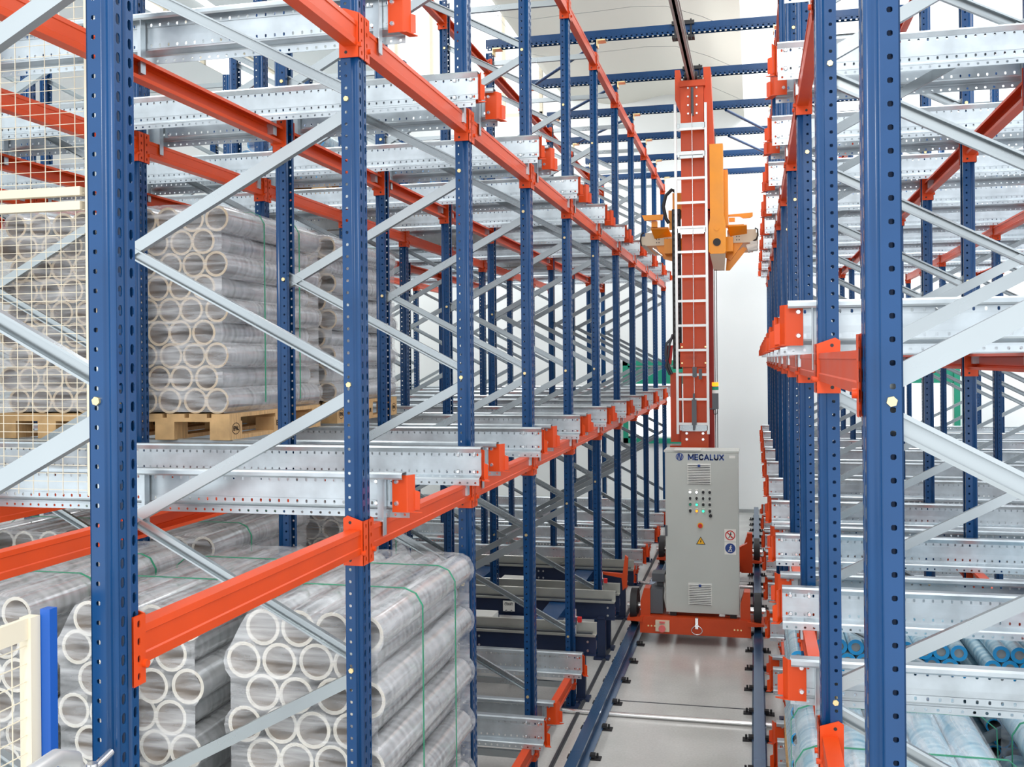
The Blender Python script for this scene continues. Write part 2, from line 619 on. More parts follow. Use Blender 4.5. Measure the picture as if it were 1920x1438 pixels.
# ------------------------------------------------------------------ beams
def beam_meshes():
    y0, y1 = .052, BAY - .052
    mb = MB()
    prof = [(-.018, .030), (-.018, .0425), (.030, .0425), (.030, .028), (.0265, .025), (.0265, -.018), (.030, -.022), (.030, -.0425), (-.018, -.0425), (-.018, -.030)]
    mb.prism_open([(x, y0, z) for x, z in prof], (0, y1 - y0, 0), .0025)
    beam = setm(mb.mesh('beam'), 'orange')
    cons = []
    for s in (1, -1):
        mb = MB()
        # plate over the slotted front face, three dark tooth holes
        a = Vector((.037, .004 * s, -.085))
        mb.perf(a, (0, 0, .16), (0, .047 * s, 0), 4, .008, .0055, -.004 * s, .45)
        # flange over the side of the upright
        y = .0475 * s
        poly = [(-.036, y, -.085), (.038, y, -.085), (.038, y, .075), (-.02, y, .095), (-.036, y, .085)]
        mb.plate(poly, (0, .0045 * s, 0))
        mb.cyl((.034, .046 * s, -.04), (.05, .046 * s, -.04), .010, 8)
        mb.cyl((-.01, y - .001 * s, .07), (-.01, y + .0052 * s, .07), .006, 8, mi=1)
        mb.cyl((-.01, y - .001 * s, -.066), (-.01, y + .0052 * s, -.066), .006, 8, mi=1)
        cons.append(setm(mb.mesh('connector'), 'orange', 'black'))
    return beam, cons


BEAM_ME, (CON_A, CON_B) = beam_meshes()


def beam(x, n, z, facing, side, rowname, lev, nearface):
    lab = f"orange {lev} beam, {ORD[n]} bay from the camera, {side} rack, {rowname}"
    rot = 0 if facing > 0 else pi
    y = YN(n) if facing > 0 else YN(n + 1)
    b = thing('rack_crossbar', lab, 'beam', (x, y, z), rot, f'{side} rack orange beams', BEAM_ME)
    obj('connector', CON_A, b)
    obj('connector', CON_B, b, (0, BAY, 0))
    return b


LLEV = [('ground-level', .225), ('middle-level', 2.05), ('upper-level', 3.885), ('top tie', 5.44)]
RLEV = [('ground-level', .20), ('second-level', 1.43), ('third-level', 2.67), ('fourth-level', 3.91), ('top tie', 5.44)]
for r, x in enumerate(LEFT_ROWS):
    for q, (xx, fc) in enumerate(((x, 1), (x - DEP, -1))):
        nm = ROWN[r] + ' row, ' + ('front' if q == 0 else 'back') + ' line'
        for li, (lev, z) in enumerate(LLEV):
            if r == 2 and li in (0, 3):
                continue
            if r == 1 and li == 3:
                continue
            for n in range(NB):
                if li == 0 and n in (0, 4, 5):
                    continue
                if r > 0 and n < 1 or (r == 2 and n < 2):
                    continue
                if li == 3 and n < 2:
                    continue
                beam(xx, n, z, 1 if n == 0 else fc, 'left', nm, lev, 0)
for r, x in enumerate(RIGHT_ROWS):
    for q, (xx, fc) in enumerate(((x, -1), (x + DEP, 1))):
        nm = ['aisle-side', 'deeper'][r] + ' row, ' + ('front' if q == 0 else 'back') + ' line'
        for li, (lev, z) in enumerate(RLEV):
            for n in range(NB):
                if n < (0 if (r == 0 and q == 0) else 1) or (r == 1 and n < 3):
                    continue
                if li == 0 and n == 0 or li == 3 and n == 0:
                    continue
                if li == 4 and (r > 0 or n < 4):
                    continue
                if r == 1 and li in (0,):
                    continue
                beam(xx, n, z, fc, 'right', nm, lev, 0)


# ------------------------------------------------------------------ shuttle rails
def rail_meshes(Lr, s):
    """rail running to -x from its tip at 0; channel side is +y*s. z=0 is the beam top"""
    p = .039
    n = int(Lr / p)
    L = n * p
    mb = MB()
    T = .0025

    def V(u, z):
        return (0, u * s, z)
    vec = (-L, 0, 0)
    o = 1 if s > 0 else -1
    def plain(pr):
        P = [V(*a) for a in pr]
        mb.prism_open(P[::o], vec, T)
    plain([(-.045, .160), (-.050, .166), (-.050, .178), (-.044, .183), (0, .183), (.004, .178), (-.006, .158)])
    mb.perf(V(-.006, .158), vec, Vector(V(-.006, .137)) - Vector(V(-.006, .158)), n, .0045, .0065, T * s, .5)
    plain([(-.006, .137), (-.0065, .098), (-.006, .075)])
    mb.perf(V(-.006, .075), vec, Vector(V(-.006, .052)) - Vector(V(-.006, .075)), n, .0045, .0065, T * s, .5)
    plain([(-.006, .052), (-.004, .046), (.034, .036), (.038, .032), (.038, .026)])
    mb.perf(V(.038, .026), vec, Vector(V(.038, .002)) - Vector(V(.038, .026)), n, .005, .005, T * s, .5)
    return setm(mb.mesh('rail'), 'galv')


def stop_mesh(s):
    mb = MB()
    def pl(pts, t):
        mb.plate([(x, u * s, z) for x, u, z in pts], (t[0], t[1] * s, t[2]))
    # bolted plate outside the web
    pl([(-.052, -.014, .03), (.006, -.014, .03), (.006, -.014, .172), (-.052, -.014, .172)], (0, .004, 0))
    # slanted blade towards the channel
    pl([(.006, -.014, .03), (.006, -.014, .172), (.022, .026, .172), (.022, .026, .03)], (.004, .002, 0))
    # lower tab, cut-away lug and foot
    pl([(.022, .026, .035), (.022, .026, .112), (.044, .030, .104), (.044, .030, .035)], (0, .004, 0))
    pl([(-.01, -.014, .03), (.022, -.010, .03), (.052, .034, .022), (.016, .040, .024)], (0, 0, .004))
    return setm(mb.mesh('end_stop'), 'orange')


def bracket_mesh(s):
    mb = MB()
    mb.prism_open([(.004, -.052 * s, -.055), (.004, -.018 * s, -.055), (-.03, -.018 * s, -.055)][::(1 if s > 0 else -1)], (0, 0, .215), .003)
    mb.box(-.06, .004, min(-.060 * s, -.02 * s), max(-.060 * s, -.02 * s), 0, .004)
    return setm(mb.mesh('bracket'), 'galv')


def splice_mesh(s):
    mb = MB()
    mb.prism_open([(-.03, -.045 * s, .008), (-.03, -.012 * s, .008), (.03, -.012 * s, .008)][::(1 if s > 0 else -1)], (0, 0, .15), .003)
    return setm(mb.mesh('splice_plate'), 'galv')


BOLT_ME = {s: setm(MB().cyl((0, 0, 0), (0, s * .007, 0), .0105, 10, .007).mesh('bolt'), 'bolt') for s in (1, -1)}
RL = {}
for s in (1, -1):
    RL[s] = dict(l=rail_meshes(4.9, s), stop=stop_mesh(s), br=bracket_mesh(s), sp=splice_mesh(s))


def rail(side, n, near, z, lev, detail):
    sx = 1 if side == 'left' else -1
    s = (1 if near else -1) * sx       # after the 180 degree turn the sense flips
    tip = -1.30 if side == 'left' else .115
    y = YN(n) + .205 if near else YN(n + 1) - .15
    lab = f"galvanised shuttle rail, {lev}, {'near' if near else 'far'} side of the {ORD[n]} bay, {side} rack"
    R = RL[s]
    o = thing('shuttle_rail', lab, 'shuttle rail', (tip, y, z + .0435), 0 if sx > 0 else pi, f'{side} rack shuttle rails', R['l'])
    obj('end_stop', R['stop'], o)
    rows = ([-1.415 + .034, -1.415 - DEP - .0, -3.27 + .034, -3.27 - DEP, -5.12 + .034] if side == 'left' else [.235 - .034, .235 + DEP, 2.3 - .034, 2.3 + DEP])
    for k, rxx in enumerate(rows):
        if k < (5 if detail else 2):
            obj('bracket', R['br'], o, (-abs(rxx - tip), 0, 0))
    if detail:
        obj('splice_plate', R['sp'], o, (-1.98, 0, 0))
        for bx, bz in ((-.036, .147), (-.036, .064), (-.118, .147), (-.118, .064), (-1.90, .147), (-1.90, .064)):
            back = -.0145 if bx > -.05 else -.009
            obj('bolt', BOLT_ME[-s], o, (bx, back * s, bz))
            if bx > -1:
                obj('bolt', BOLT_ME[s], o, (bx, -.004 * s, bz))
    return o


for n in range(1, NB):
    for near in (True, False):
        for li, (lev, z) in enumerate(LLEV[:3]):
            if li == 0 and n in (4, 5):
                continue
            rail('left', n, near, z, lev.replace('-level', ' level'), n < 4)
        for li, (lev, z) in enumerate(RLEV[:4]):
            rail('right', n, near, z, lev.replace('-level', ' level'), n < 4)
RAILTOP = .0435 + .183

# ------------------------------------------------------------------ overhead cross members and guide rail
def cross_mesh():
    mb = MB()
    L = 3.72
    n = 80
    for y, sg in ((-.035, 1), (.035, -1)):
        a = Vector((0, y, 0)) if sg > 0 else Vector((0, y, 0))
        mb.perf(a, (L, 0, 0), (0, 0, .03), n, .009, .006, -.003 * sg, .5)
        mb.box(0, L, y - .0015, y + .0015, .03, .085)
    mb.box(0, L, -.035, .035, .082, .085)
    return setm(mb.mesh('cross_member'), 'blue')


CR_ME = cross_mesh()
CLIP_ME = setm(MB().box(-.02, .06, -.05, .05, -.012, 0).box(-.02, -.012, -.05, .05, -.06, 0).mesh('clip'), 'brass')
for n in range(5, NB + 1):
    c = thing('cross_member', f"blue perforated cross member over the aisle, {ORD[n - 5]} from the camera", 'cross member', (-2.43, YN(n), H_UP + .012), 0, 'blue cross members over the aisle', CR_ME)
    for dx in (1.071, 2.64, 0.086):
        obj('clip', CLIP_ME, c, (dx, 0, 0))
for i, (a, b, n0, w_) in enumerate(((-.3, .2, 7, 'first'), (-.3, .2, 8, 'second'), (-1.4, -2.3, 5, 'third'), (-1.4, -2.3, 6, 'fourth'), (-1.4, -2.3, 7, 'fifth'))):
    p0, p1 = Vector((a, YN(n0) + .1, H_UP + .02)), Vector((b, YN(n0 + 1) - .05, H_UP + .02))
    thing('diagonal_tie', f"thin blue diagonal tie between overhead cross members, {w_} of the {'right' if b > a else 'left'} side", 'tie', group='blue diagonal ties',
          me=setm(MB().tube([p0, p1], .018, 6).mesh('tie'), 'blue'))
gr = thing('guide_rail', 'dark steel guide rail above the crane mast, clamped under the blue cross members', 'guide rail', (-.595, 0, 0))
part('rail_bar', MB().box(-.012, .012, 6.5, 16.6, 5.515, 5.60).box(-.035, .035, 6.5, 16.6, 5.592, 5.60).box(-.035, .035, 6.5, 16.6, 5.515, 5.523), mat('worn_rail_steel', '#a8a3a0', .4, .2), gr)
for n in range(5, NB + 1):
    y = YN(n)
    part('clamp', MB().box(-.10, -.04, y - .05, y + .05, 5.585, 5.608).box(.04, .10, y - .05, y + .05, 5.585, 5.608)
         .cyl((-.07, y - .045, 5.56), (-.07, y - .045, 5.75), .008, 6).cyl((.07, y - .045, 5.56), (.07, y - .045, 5.75), .008, 6)
         .box(-.10, .10, y - .06, y - .038, 5.70, 5.735), 'black', gr)


# ------------------------------------------------------------------ floor rails
def floor_rail(x, label, ya, yb):
    o = thing('crane_rail', label, 'crane rail', (x, 0, 0), 0, 'crane floor rails')
    mb = MB()
    mb.plate([(-.037, ya, .155), (.037, ya, .155), (.037, ya, .138), (.006, ya, .130), (.006, ya, .03), (.05, ya, .018), (.05, ya, .010), (-.05, ya, .010), (-.05, ya, .018), (-.006, ya, .03), (-.006, ya, .130), (-.037, ya, .138)],
             (0, yb - ya, 0))
    part('rail_head', mb, 'railblue', o)
    y = 1.2
    k = MB().box(-.115, .115, -.035, .035, 0, .009).box(-.075, -.04, -.025, .025, .016, .035).box(.04, .075, -.025, .025, .016, .035)
    k.cyl((-.09, 0, .01), (-.09, 0, .04), .008, 6).cyl((.09, 0, .01), (.09, 0, .04), .008, 6)
    me = setm(k.mesh('rail_clip'), 'black')
    y = 5.7
    while y < 17.8:
        obj('rail_clip', me, o, (0, y, 0))
        y += .56
    return o


floor_rail(-1.144, 'blue-grey crane rail along the left side of the aisle floor', 4.5, 17.9)
floor_rail(.012, 'blue-grey crane rail along the right side of the aisle floor', 4.5, 17.9)
t = thing('floor_conduit', 'thin steel conduit along the floor beside the left crane rail', 'conduit',
          me=setm(MB().box(-1.345, -1.318, 4.5, 17.6, 0, .014).box(-1.335, -1.327, 4.5, 17.6, .014, .020).mesh('conduit'), 'dark'))
for yy, nm in ((7.66, 'steel cross pipe lying across the aisle floor in front of the crane'), (12.25, 'steel cross pipe lying across the floor behind the crane')):
    thing('cross_pipe', nm, 'pipe', me=setm(MB().cyl((-1.09, yy, .020), (-.04, yy, .020), .017, 12).cyl((.06, yy, .02), (.2, yy, .02), .017, 12).cyl((-1.45, yy, .02), (-1.2, yy, .02), .017, 12).mesh('pipe'), 'bolt'))

# ------------------------------------------------------------------ film rolls, pallets, wrap
D = .145
RW = D * .866


def roll_mesh(d, length, m_film, m_edge, m_core, seg=20, core_r=.80):
    r = d / 2 * .985
    mb = MB()
    mb.cyl((0, 0, 0), (0, length, 0), r, seg, caps=False)
    for y in (0, length):
        mb.annulus((0, y, 0), (0, 1, 0), r * .87, r, seg, 1)
    film = setm(mb.mesh('film_roll'), m_film, m_edge)
    mb = MB()
    for y in (0.001, length - .001):
        mb.annulus((0, y, 0), (0, 1, 0), r * core_r, r * .875, seg)
    mb.cyl((0, .001, 0), (0, length - .001, 0), r * core_r, seg, caps=False, mi=1)
    if core_r < .6:   # grey plugs close the small tubes
        for y in (.012, length - .012):
            mb.annulus((0, y, 0), (0, 1, 0), .0005, r * core_r, seg, 1)
    core = setm(mb.mesh('core'), m_edge, m_core)
    return film, core


ROLL, CORE = roll_mesh(D, 1.2, 'film', 'ring', 'cardboard')
M['tan'] = mat('tan_cardboard_edge', '#cbb595', .6, 0, .1, 30)
M['browncore'] = mat('brown_cardboard_core', '#94785a', .6, .1, .15, 20)
TROLL, TCORE = roll_mesh(D, 1.2, 'film', 'tan', 'browncore')


def hexpos(cols, rows, x0, z0, dr, d=D):
    """positions of rolls from the aisle side; dr=-1 stacks away to the left"""
    out = []
    for r in range(rows):
        for c in range(cols):
            off = d / 2 if r % 2 else 0
            out.append((r, c, x0 + dr * (d / 2 + c * d + off), z0 + d / 2 + r * d * .866))
    return out


def load(tag, side, x0, y0, zb, cols, rows, vis, pallet=True, wrap=True, mats=('film', 'ring', 'cardboard'), d=D, pal_w=None, meshes=None, straps=True, solo=None, desc='clear'):
    """a wrapped stack of rolls on a pallet. vis = rows (from the top) built one by one"""
    dr = -1 if side == 'left' else 1
    rm, cm = meshes or (ROLL, CORE)
    W = cols * d + d / 2
    pw = pal_w or W
    zt = zb
    if pallet:
        make_pallet(x0 if dr > 0 else x0 - pw, x0 + pw if dr > 0 else x0, y0, zb, f"wooden pallet under {tag}")
        zt = zb + .144
    rest = MB()
    for r, c, x, z in hexpos(cols, rows, x0, zt, dr, d):
        down = rows - r
        jy = random.uniform(-.018, .018)
        if down <= vis and (solo is None or c < solo):
            top = 'top row' if down == 1 else ORD[down - 1] + ' row down'
            o = thing('film_roll', f"{desc} film roll, {ORD[c]} from the aisle, {top}, {tag}", 'film roll', (x, y0 + jy, z), 0, f'film rolls in {tag}', rm)
            o.rotation_euler = (0, random.uniform(-3, 3), 0)
            obj('core', cm, o)
        else:
            q = d / 2 * .985
            rest.cyl((x, y0 + jy, z), (x, y0 + jy + 1.2, z), q, 14, caps=False)
            rest.annulus((x, y0 + jy, z), (0, 1, 0), q * .8, q, 14, 1)
            rest.cyl((x, y0 + jy, z), (x, y0 + jy + 1.2, z), q * .8, 14, caps=False, mi=2)
    if rest.v:
        REST.append((rest, mats, tag))
    if wrap:
        wrap_o = make_wrap(tag, x0, y0, zt, cols, rows, dr, d)
    if straps:
        h = rows * d * .866 + .02
        W2 = W
        for k, fy in enumerate((.33, .72)):
            y = y0 + 1.2 * fy
            xa, xb = x0 - dr * .016, x0 + dr * (W2 + .014)
            top = zt + (rows - 1) * d * .866 + d + .014
            pts = [(xa, y, zt + .05), (xa, y, top - .07), (xa + dr * .03, y, top - .02), (xa + dr * .08, y, top), (xb - dr * .08, y, top), (xb - dr * .02, y, top - .05), (xb, y, zt + .05)]
            mb = MB()
            for a, b in zip(pts[:-1], pts[1:]):
                a, b = Vector(a), Vector(b)
                dd = (b - a).normalized()
                nn = dd.cross(Vector((0, 1, 0))).normalized() * .0012
                wv = Vector((0, .006, 0))
                mb.plate([a - wv - nn, b - wv - nn, b + wv - nn, a + wv - nn], nn * 2)
            obj('strap', setm(mb.mesh('strap'), 'strap'), wrap_o)['label'] = 'green plastic band'


REST = []


def make_wrap(tag, x0, y0, z0, cols, rows, dr, d):
    r = d / 2 + .010
    pts = []
    # aisle side going up : outer rolls are even rows
    xa = x0 + dr * d / 2
    for k in range(0, rows, 2):
        zc = z0 + d / 2 + k * d * .866
        for a in ((-48, -32, -16, 0, 16, 32, 48) if k < rows - 1 else (-48, -32, -16, 0, 20, 45, 70, 90)):
            pts.append((xa - dr * r * math.cos(math.radians(a)), zc + r * math.sin(math.radians(a))))
    zc = z0 + d / 2 + (rows - 1) * d * .866
    top = zc + r
    xe = x0 + dr * (cols * d + (0 if rows % 2 else d / 2))
    for k in range(1, 8):
        f = k / 8
        pts.append((xa + (xe - xa) * f, top + .003 * math.sin(k * 2.3)))
    xb = x0 + dr * (cols * d + .012)
    outer = x0 + dr * (cols * d + d / 2 - d / 2)
    for k in range(rows - 1, -1, -1):
        zk = z0 + d / 2 + k * d * .866
        if k % 2:
            xc = x0 + dr * (cols * d)
            for a in (50, 25, 0, -25, -50):
                pts.append((xc + dr * r * math.cos(math.radians(a)), zk + r * math.sin(math.radians(a))))
        elif k == rows - 1:
            xc = x0 + dr * (cols * d - d / 2)
            for a in (80, 50, 20):
                pts.append((xc + dr * r * math.cos(math.radians(a)), zk + r * math.sin(math.radians(a))))
    pts.append((pts[-1][0], z0 + .002))
    pts.insert(0, (pts[0][0], z0 + .002))
    n = len(pts)
    mb = MB()
    ys = [y0 - .03, y0 - .012, y0 + .2, y0 + .5, y0 + .8, y0 + 1.05, y0 + 1.212, y0 + 1.23]
    cx = sum(p[0] for p in pts) / n
    cz = sum(p[1] for p in pts) / n
    vs = []
    for j, y in enumerate(ys):
        sc = .985 if j in (0, 7) else 1
        for i, (x, z) in enumerate(pts):
            vs.append((cx + (x - cx) * sc, y, cz + (z - cz) * sc + .002 * math.sin(i * 1.7 + j * 2.1)))
    fs = [(j * n + i, j * n + i + 1, (j + 1) * n + i + 1, (j + 1) * n + i) for j in range(len(ys) - 1) for i in range(n - 1)]
    mb.quadmesh(vs, fs, True)
    for f, m_ in zip(range(len(fs)), fs):
        i = m_[0] % n
        if abs(pts[i][1] - top) < .02 and abs(pts[i + 1][1] - top) < .02:
            mb.mi[f] = 1
    o = thing('stretch_wrap', f"clear plastic stretch wrap around {tag}", 'stretch wrap', group='stretch wrap on pallet loads', me=setm(mb.mesh('wrap'), 'wrap', 'wraptop'))
    for y, nm in ((ys[0], 'end_film'), (ys[-1], 'end_film')):
        e = MB()
        e.quadmesh([(cx + (x - cx) * .985, y, cz + (z - cz) * .985) for x, z in pts], [tuple(range(n))])
        part('end_film', e, 'wrapend', o)
    return o


def text_mesh(txt, size, m, bold=0):
    cu = bpy.data.curves.new('lettering', 'FONT')
    cu.body = txt
    cu.size = size
    cu.offset = bold
    cu.extrude = .0008
    cu.align_x = 'CENTER'
    cu.align_y = 'CENTER'
    o = bpy.data.objects.new('lettering_tmp', cu)
    COL.objects.link(o)
    dg = bpy.context.evaluated_depsgraph_get()
    me = bpy.data.meshes.new_from_object(o.evaluated_get(dg))
    bpy.data.objects.remove(o)
    me.materials.clear()
    me.materials.append(M[m])
    return me


EPAL = text_mesh('EPAL', .038, 'stamp', .001)
EUR = text_mesh('EUR', .045, 'stamp', .001)
RING = setm(MB().annulus((0, 0, 0), (0, 0, 1), .040, .045, 24).mesh('stamp_ring'), 'stamp')


def make_pallet(x0, x1, y0, z, label, name='pallet', stamps=True):
    """1.2 m along y"""
    p = thing(name, label, 'pallet', (x0, y0, z), 0, 'wooden pallets')
    W = x1 - x0
    mb = MB()
    nb = 6
    for i in range(nb):
        xa = i * (W - .11) / (nb - 1)
        mb.box(xa, xa + .11, 0, 1.2, .122, .144)
    for y in (0, .55, 1.075):
        mb.box(0, W, y, y + .125, .1, .122)
    part('top_deck', mb, 'wood', p)
    for xi, xa in enumerate((0, W / 2 - .06, W - .12)):
        part('bottom_board', MB().box(xa, xa + .12, 0, 1.2, 0, .022), 'wood', p)
        for yi, ya in enumerate((0, .53, 1.06)):
            b = part('block', MB().box(xa, xa + .12, ya, ya + .14, .022, .1), 'wood', p)
            if stamps and xi in (0, 2):
                s = 1 if xi == 2 else -1
                xf = (xa + .12 + .0012) if s > 0 else xa - .0012
                rot = (pi / 2, 0, pi / 2 * s)
                k = obj('stamp', EUR if yi == 1 else EPAL, b, (xf, ya + .07, .061), rot)
                if yi != 1:
                    k.scale = (.75, .9, 1)
                    g = obj('stamp_ring', RING, b, (xf, ya + .07, .061), rot)
                    g.scale = (1.0, .72, 1)
    return p


ZG = .225 + RAILTOP
ZL1 = 2.05 + RAILTOP
ZL2 = 3.885 + RAILTOP
yb = lambda n: YN(n) + .125
# ground-level loads of the second bay (nearest, behind the first orange beam)
load("the front ground bundle", 'left', -1.36, yb(1), ZG, 4, 9, 7)
load("the middle ground bundle", 'left', -2.12, yb(1), ZG, 4, 9, 7)
load("the leftmost ground bundle", 'left', -2.90, yb(1), ZG, 4, 9, 7, solo=3)
# middle-level loads
load("the front elevated bundle", 'left', -2.80, yb(2), ZL1, 5, 9, 9, meshes=(TROLL, TCORE))
load("the meshed-in elevated bundle", 'left', -3.63, yb(2), ZL1, 4, 9, 9, meshes=(TROLL, TCORE))
load("the rear elevated bundle", 'left', -2.80, yb(3) + .03, ZL1, 5, 9, 9, meshes=(TROLL, TCORE))
# ground loads farther back
load("the third-bay ground bundle", 'left', -2.90, yb(2), ZG, 5, 9, 2)
load("the deeper third-bay bundle", 'left', -3.74, yb(2), ZG, 5, 9, 2, solo=3)
load("the fourth-bay ground bundle", 'left', -2.70, yb(3), ZG, 5, 9, 2)
BR, BC = roll_mesh(.145, 1.2, 'bluefilm', 'bluecore', 'bluecore', 18)
load("the fifth-bay upper bundle", 'left', -3.5, yb(4), ZL2, 5, 3, 3, mats=('bluefilm', 'bluecore', 'bluecore'), meshes=(BR, BC), desc='pale blue', straps=False)
load("the sixth-bay upper bundle", 'left', -2.8, yb(5), ZL2, 5, 3, 3, mats=('bluefilm', 'bluecore', 'bluecore'), meshes=(BR, BC), desc='pale blue', straps=False)
load("the eighth-bay upper bundle", 'left', -2.66, yb(7), ZL2, 5, 9, 2, mats=('bluefilm', 'bluecore', 'bluecore'), meshes=(BR, BC), desc='pale blue', straps=False)
# right rack
ZR = .20 + RAILTOP
load("the right rack's front bundle", 'right', .155, yb(1), ZR, 5, 5, 2, mats=('bluefilm', 'ring', 'bluecore'), meshes=(BR, BC), desc='pale blue')
load("the right rack's corner bundle", 'right', 1.02, yb(1), ZR, 5, 5, 1, mats=('bluefilm', 'ring', 'bluecore'), meshes=(BR, BC), desc='pale blue')
M['plug'] = mat('grey_tube_plug', '#9aa2a6', .6)
SR, SC = roll_mesh(.0755, 1.2, 'bluefilm', 'bluecore', 'plug', 18, .56)
load("the right rack's second bundle", 'right', .155, yb(2), ZR, 10, 12, 3, mats=('bluefilm', 'bluecore', 'plug'), meshes=(SR, SC), d=.0755, desc='blue-cored', straps=False, wrap=False)
load("the right rack's inner bundle", 'right', 1.02, yb(2), ZR, 10, 12, 3, mats=('bluefilm', 'bluecore', 'plug'), meshes=(SR, SC), d=.0755, desc='blue-cored', straps=False, wrap=False)
# the rolls too deep in the bundles to single out
mats_all = []
rm = MB()
for rest, mats, tag in REST:
    base = []
    for k in mats:
        if k not in mats_all:
            mats_all.append(k)
        base.append(mats_all.index(k))
    b = len(rm.v)
    rm.v += rest.v
    rm.f += [tuple(i + b for i in f) for f in rest.f]
    rm.sm += rest.sm
    rm.mi += [base[i] for i in rest.mi]
o = thing('film_roll_stacks', 'remaining film rolls lower down and deeper inside the wrapped bundles', 'film roll', me=setm(rm.mesh('film_roll_stacks'), *mats_all))
o['kind'] = 'stuff'


# ------------------------------------------------------------------ stacker crane
CXM = -.582
crane = thing('stacker_crane', 'red single-mast stacker crane with grey cabinet standing on the aisle rails', 'stacker crane', (CXM, 9.7, 0))
gx = -CXM


def cb(*a, **k):
    """box in world coordinates turned into crane coordinates"""
    x0, x1, y0, y1, z0, z1 = a
    return (x0 + gx, x1 + gx, y0 - 9.7, y1 - 9.7, z0, z1)


def C(x, y, z):
    return (x + gx, y - 9.7, z)


base = MB()
base.box(*cb(-1.08, -.05, 9.70, 9.82, .10, .26))
base.box(*cb(-.98, -.87, 9.82, 12.9, .12, .27)).box(*cb(-.29, -.19, 9.82, 12.9, .12, .27))
base.box(*cb(-1.08, -.05, 12.72, 12.84, .12, .27))
base.box(*cb(-.97, -.16, 12.6, 12.75, .12, .27))
base.box(*cb(-.80, -.36, 10.2, 10.75, .14, .36))
basep = part('base_frame', base, 'red', crane)
for i, (x, y) in enumerate(((-1.03, 9.72), (-.10, 9.72), (-1.03, 12.72), (-.10, 12.72))):
    s = -1 if x < -.5 else 1
    mb = MB()
    mb.plate([C(x - .045, y, .10), C(x + .045, y, .10), C(x + .045, y, .52), C(x - .01, y, .52), C(x - .045, y, .40)], (0, .16, 0))
    mb.plate([C(x + s * .02, y - .05, .255), C(x + s * .17, y - .04, .235), C(x + s * .17, y - .04, .215), C(x + s * .02, y - .05, .21)], (0, .30, 0))
    part('wheel_bracket', mb, 'red', crane)
for x, y in ((-1.144, 9.86), (.012, 9.86), (-1.144, 12.86), (.012, 12.86)):
    mb = MB().cyl(C(x - .032, y, .322), C(x + .032, y, .322), .165, 28).cyl(C(x - .036, y, .322), C(x + .036, y, .322), .09, 20)
    w_ = part('wheel', mb, 'black', crane)
    part('axle', MB().cyl(C(x - .07, y, .322), C(x + .07, y, .322), .03, 12), 'bolt', w_)
part('guard', MB().plate([C(-.17, 12.4, .15), C(-.04, 12.4, .15), C(-.04, 12.4, .62), C(-.10, 12.4, .62), C(-.10, 12.4, .50), C(-.25, 12.4, .42)], (0, .1, 0)), 'red', crane)
# drive motor beside the left wheel
mot = part('drive_motor', MB().box(*cb(-1.00, -.87, 9.78, 10.0, .27, .50)).cyl(C(-.94, 10.0, .39), C(-.94, 10.25, .39), .085, 20).box(*cb(-.98, -.86, 9.88, 10.06, .55, .63)).box(*cb(-.94, -.88, 9.95, 10.05, .5, .56)), 'motor', crane)
part('cable', MB().tube([C(-.86, 9.96, .60), C(-.84, 9.92, .55), C(-.83, 9.90, .45), C(-.85, 9.9, .36), C(-.83, 9.92, .28)], .016, 8).tube([C(-.87, 9.98, .56), C(-.855, 9.93, .48), C(-.86, 9.90, .4), C(-.84, 9.88, .30)], .012, 8), 'white', mot)
part('bumper_sensor', MB().box(*cb(-.93, -.80, 9.66, 9.70, .13, .23)).cyl(C(-.865, 9.655, .165), C(-.865, 9.64, .165), .035, 20), ['cream'], crane)
part('stop_button', MB().cyl(C(-.865, 9.66, .165), C(-.865, 9.615, .165), .032, 20).box(*cb(-.89, -.84, 9.64, 9.66, .212, .225)), mat('pink_button', '#e06a68', .4), crane)
part('tow_eye', MB().cyl(C(-.545, 9.70, .20), C(-.545, 9.655, .20), .018, 10).tube([C(-.545 + .05 * math.cos(a * pi / 6), 9.69, .15 + .04 * math.sin(a * pi / 6)) for a in range(13)], .005, 6).box(*cb(-.558, -.532, 9.66, 9.70, .17, .27)), 'bolt', crane)
for x in (-1.0, -.97, -.94, -.20, -.17, -.14):
    part('bolt', MB().cyl(C(x, 9.70, .17), C(x, 9.694, .17), .008, 8), 'brass', crane)
part('cabinet_foot', MB().box(*cb(-.80, -.74, 9.76, 9.84, .26, .30)), 'black', crane)
part('cabinet_foot', MB().box(*cb(-.24, -.18, 9.76, 9.84, .26, .30)), 'black', crane)
# control cabinet
cab = part('cabinet', MB().box(*cb(-.835, -.155, 9.765, 10.10, .295, 1.815)).box(*cb(-.845, -.145, 9.755, 10.11, 1.815, 1.832)), 'cabinet', crane)
part('cabinet_door', MB().box(*cb(-.832, -.158, 9.748, 9.765, .30, 1.812)), 'cabinet', cab)
FY = 9.748
part('handle', MB().box(*cb(-.838, -.815, FY - .012, FY, 1.02, 1.12)), 'motor', cab)
for z0, z1, xs in ((1.515, 1.715, -.515), (.375, .585, -.515)):
    mb = MB()
    mb.box(*cb(xs - .11, xs + .11, FY - .006, FY, z0, z1))
    nl = 12
    for i in range(nl):
        z = z0 + .008 + i * (z1 - z0 - .012) / nl
        a = C(xs - .108, FY - .006, z)
        mb.plate([a, C(xs - .108, FY - .014, z + .002), C(xs - .108, FY - .006, z + .011)], (.216, 0, 0))
    v = part('vent_grille', mb, 'vent', cab)
    mb = MB()
    for i in range(nl):
        z = z0 + .008 + i * (z1 - z0 - .012) / nl
        mb.box(*cb(xs - .1, xs + .1, FY - .0075, FY - .0055, z - .0045, z + .0005))
    part('vent_slot', mb, 'dark', v)
    part('vent_badge', MB().box(*cb(xs - .012, xs + .012, FY - .017, FY - .012, z1 - .034, z1 - .012)), 'textblue', v)


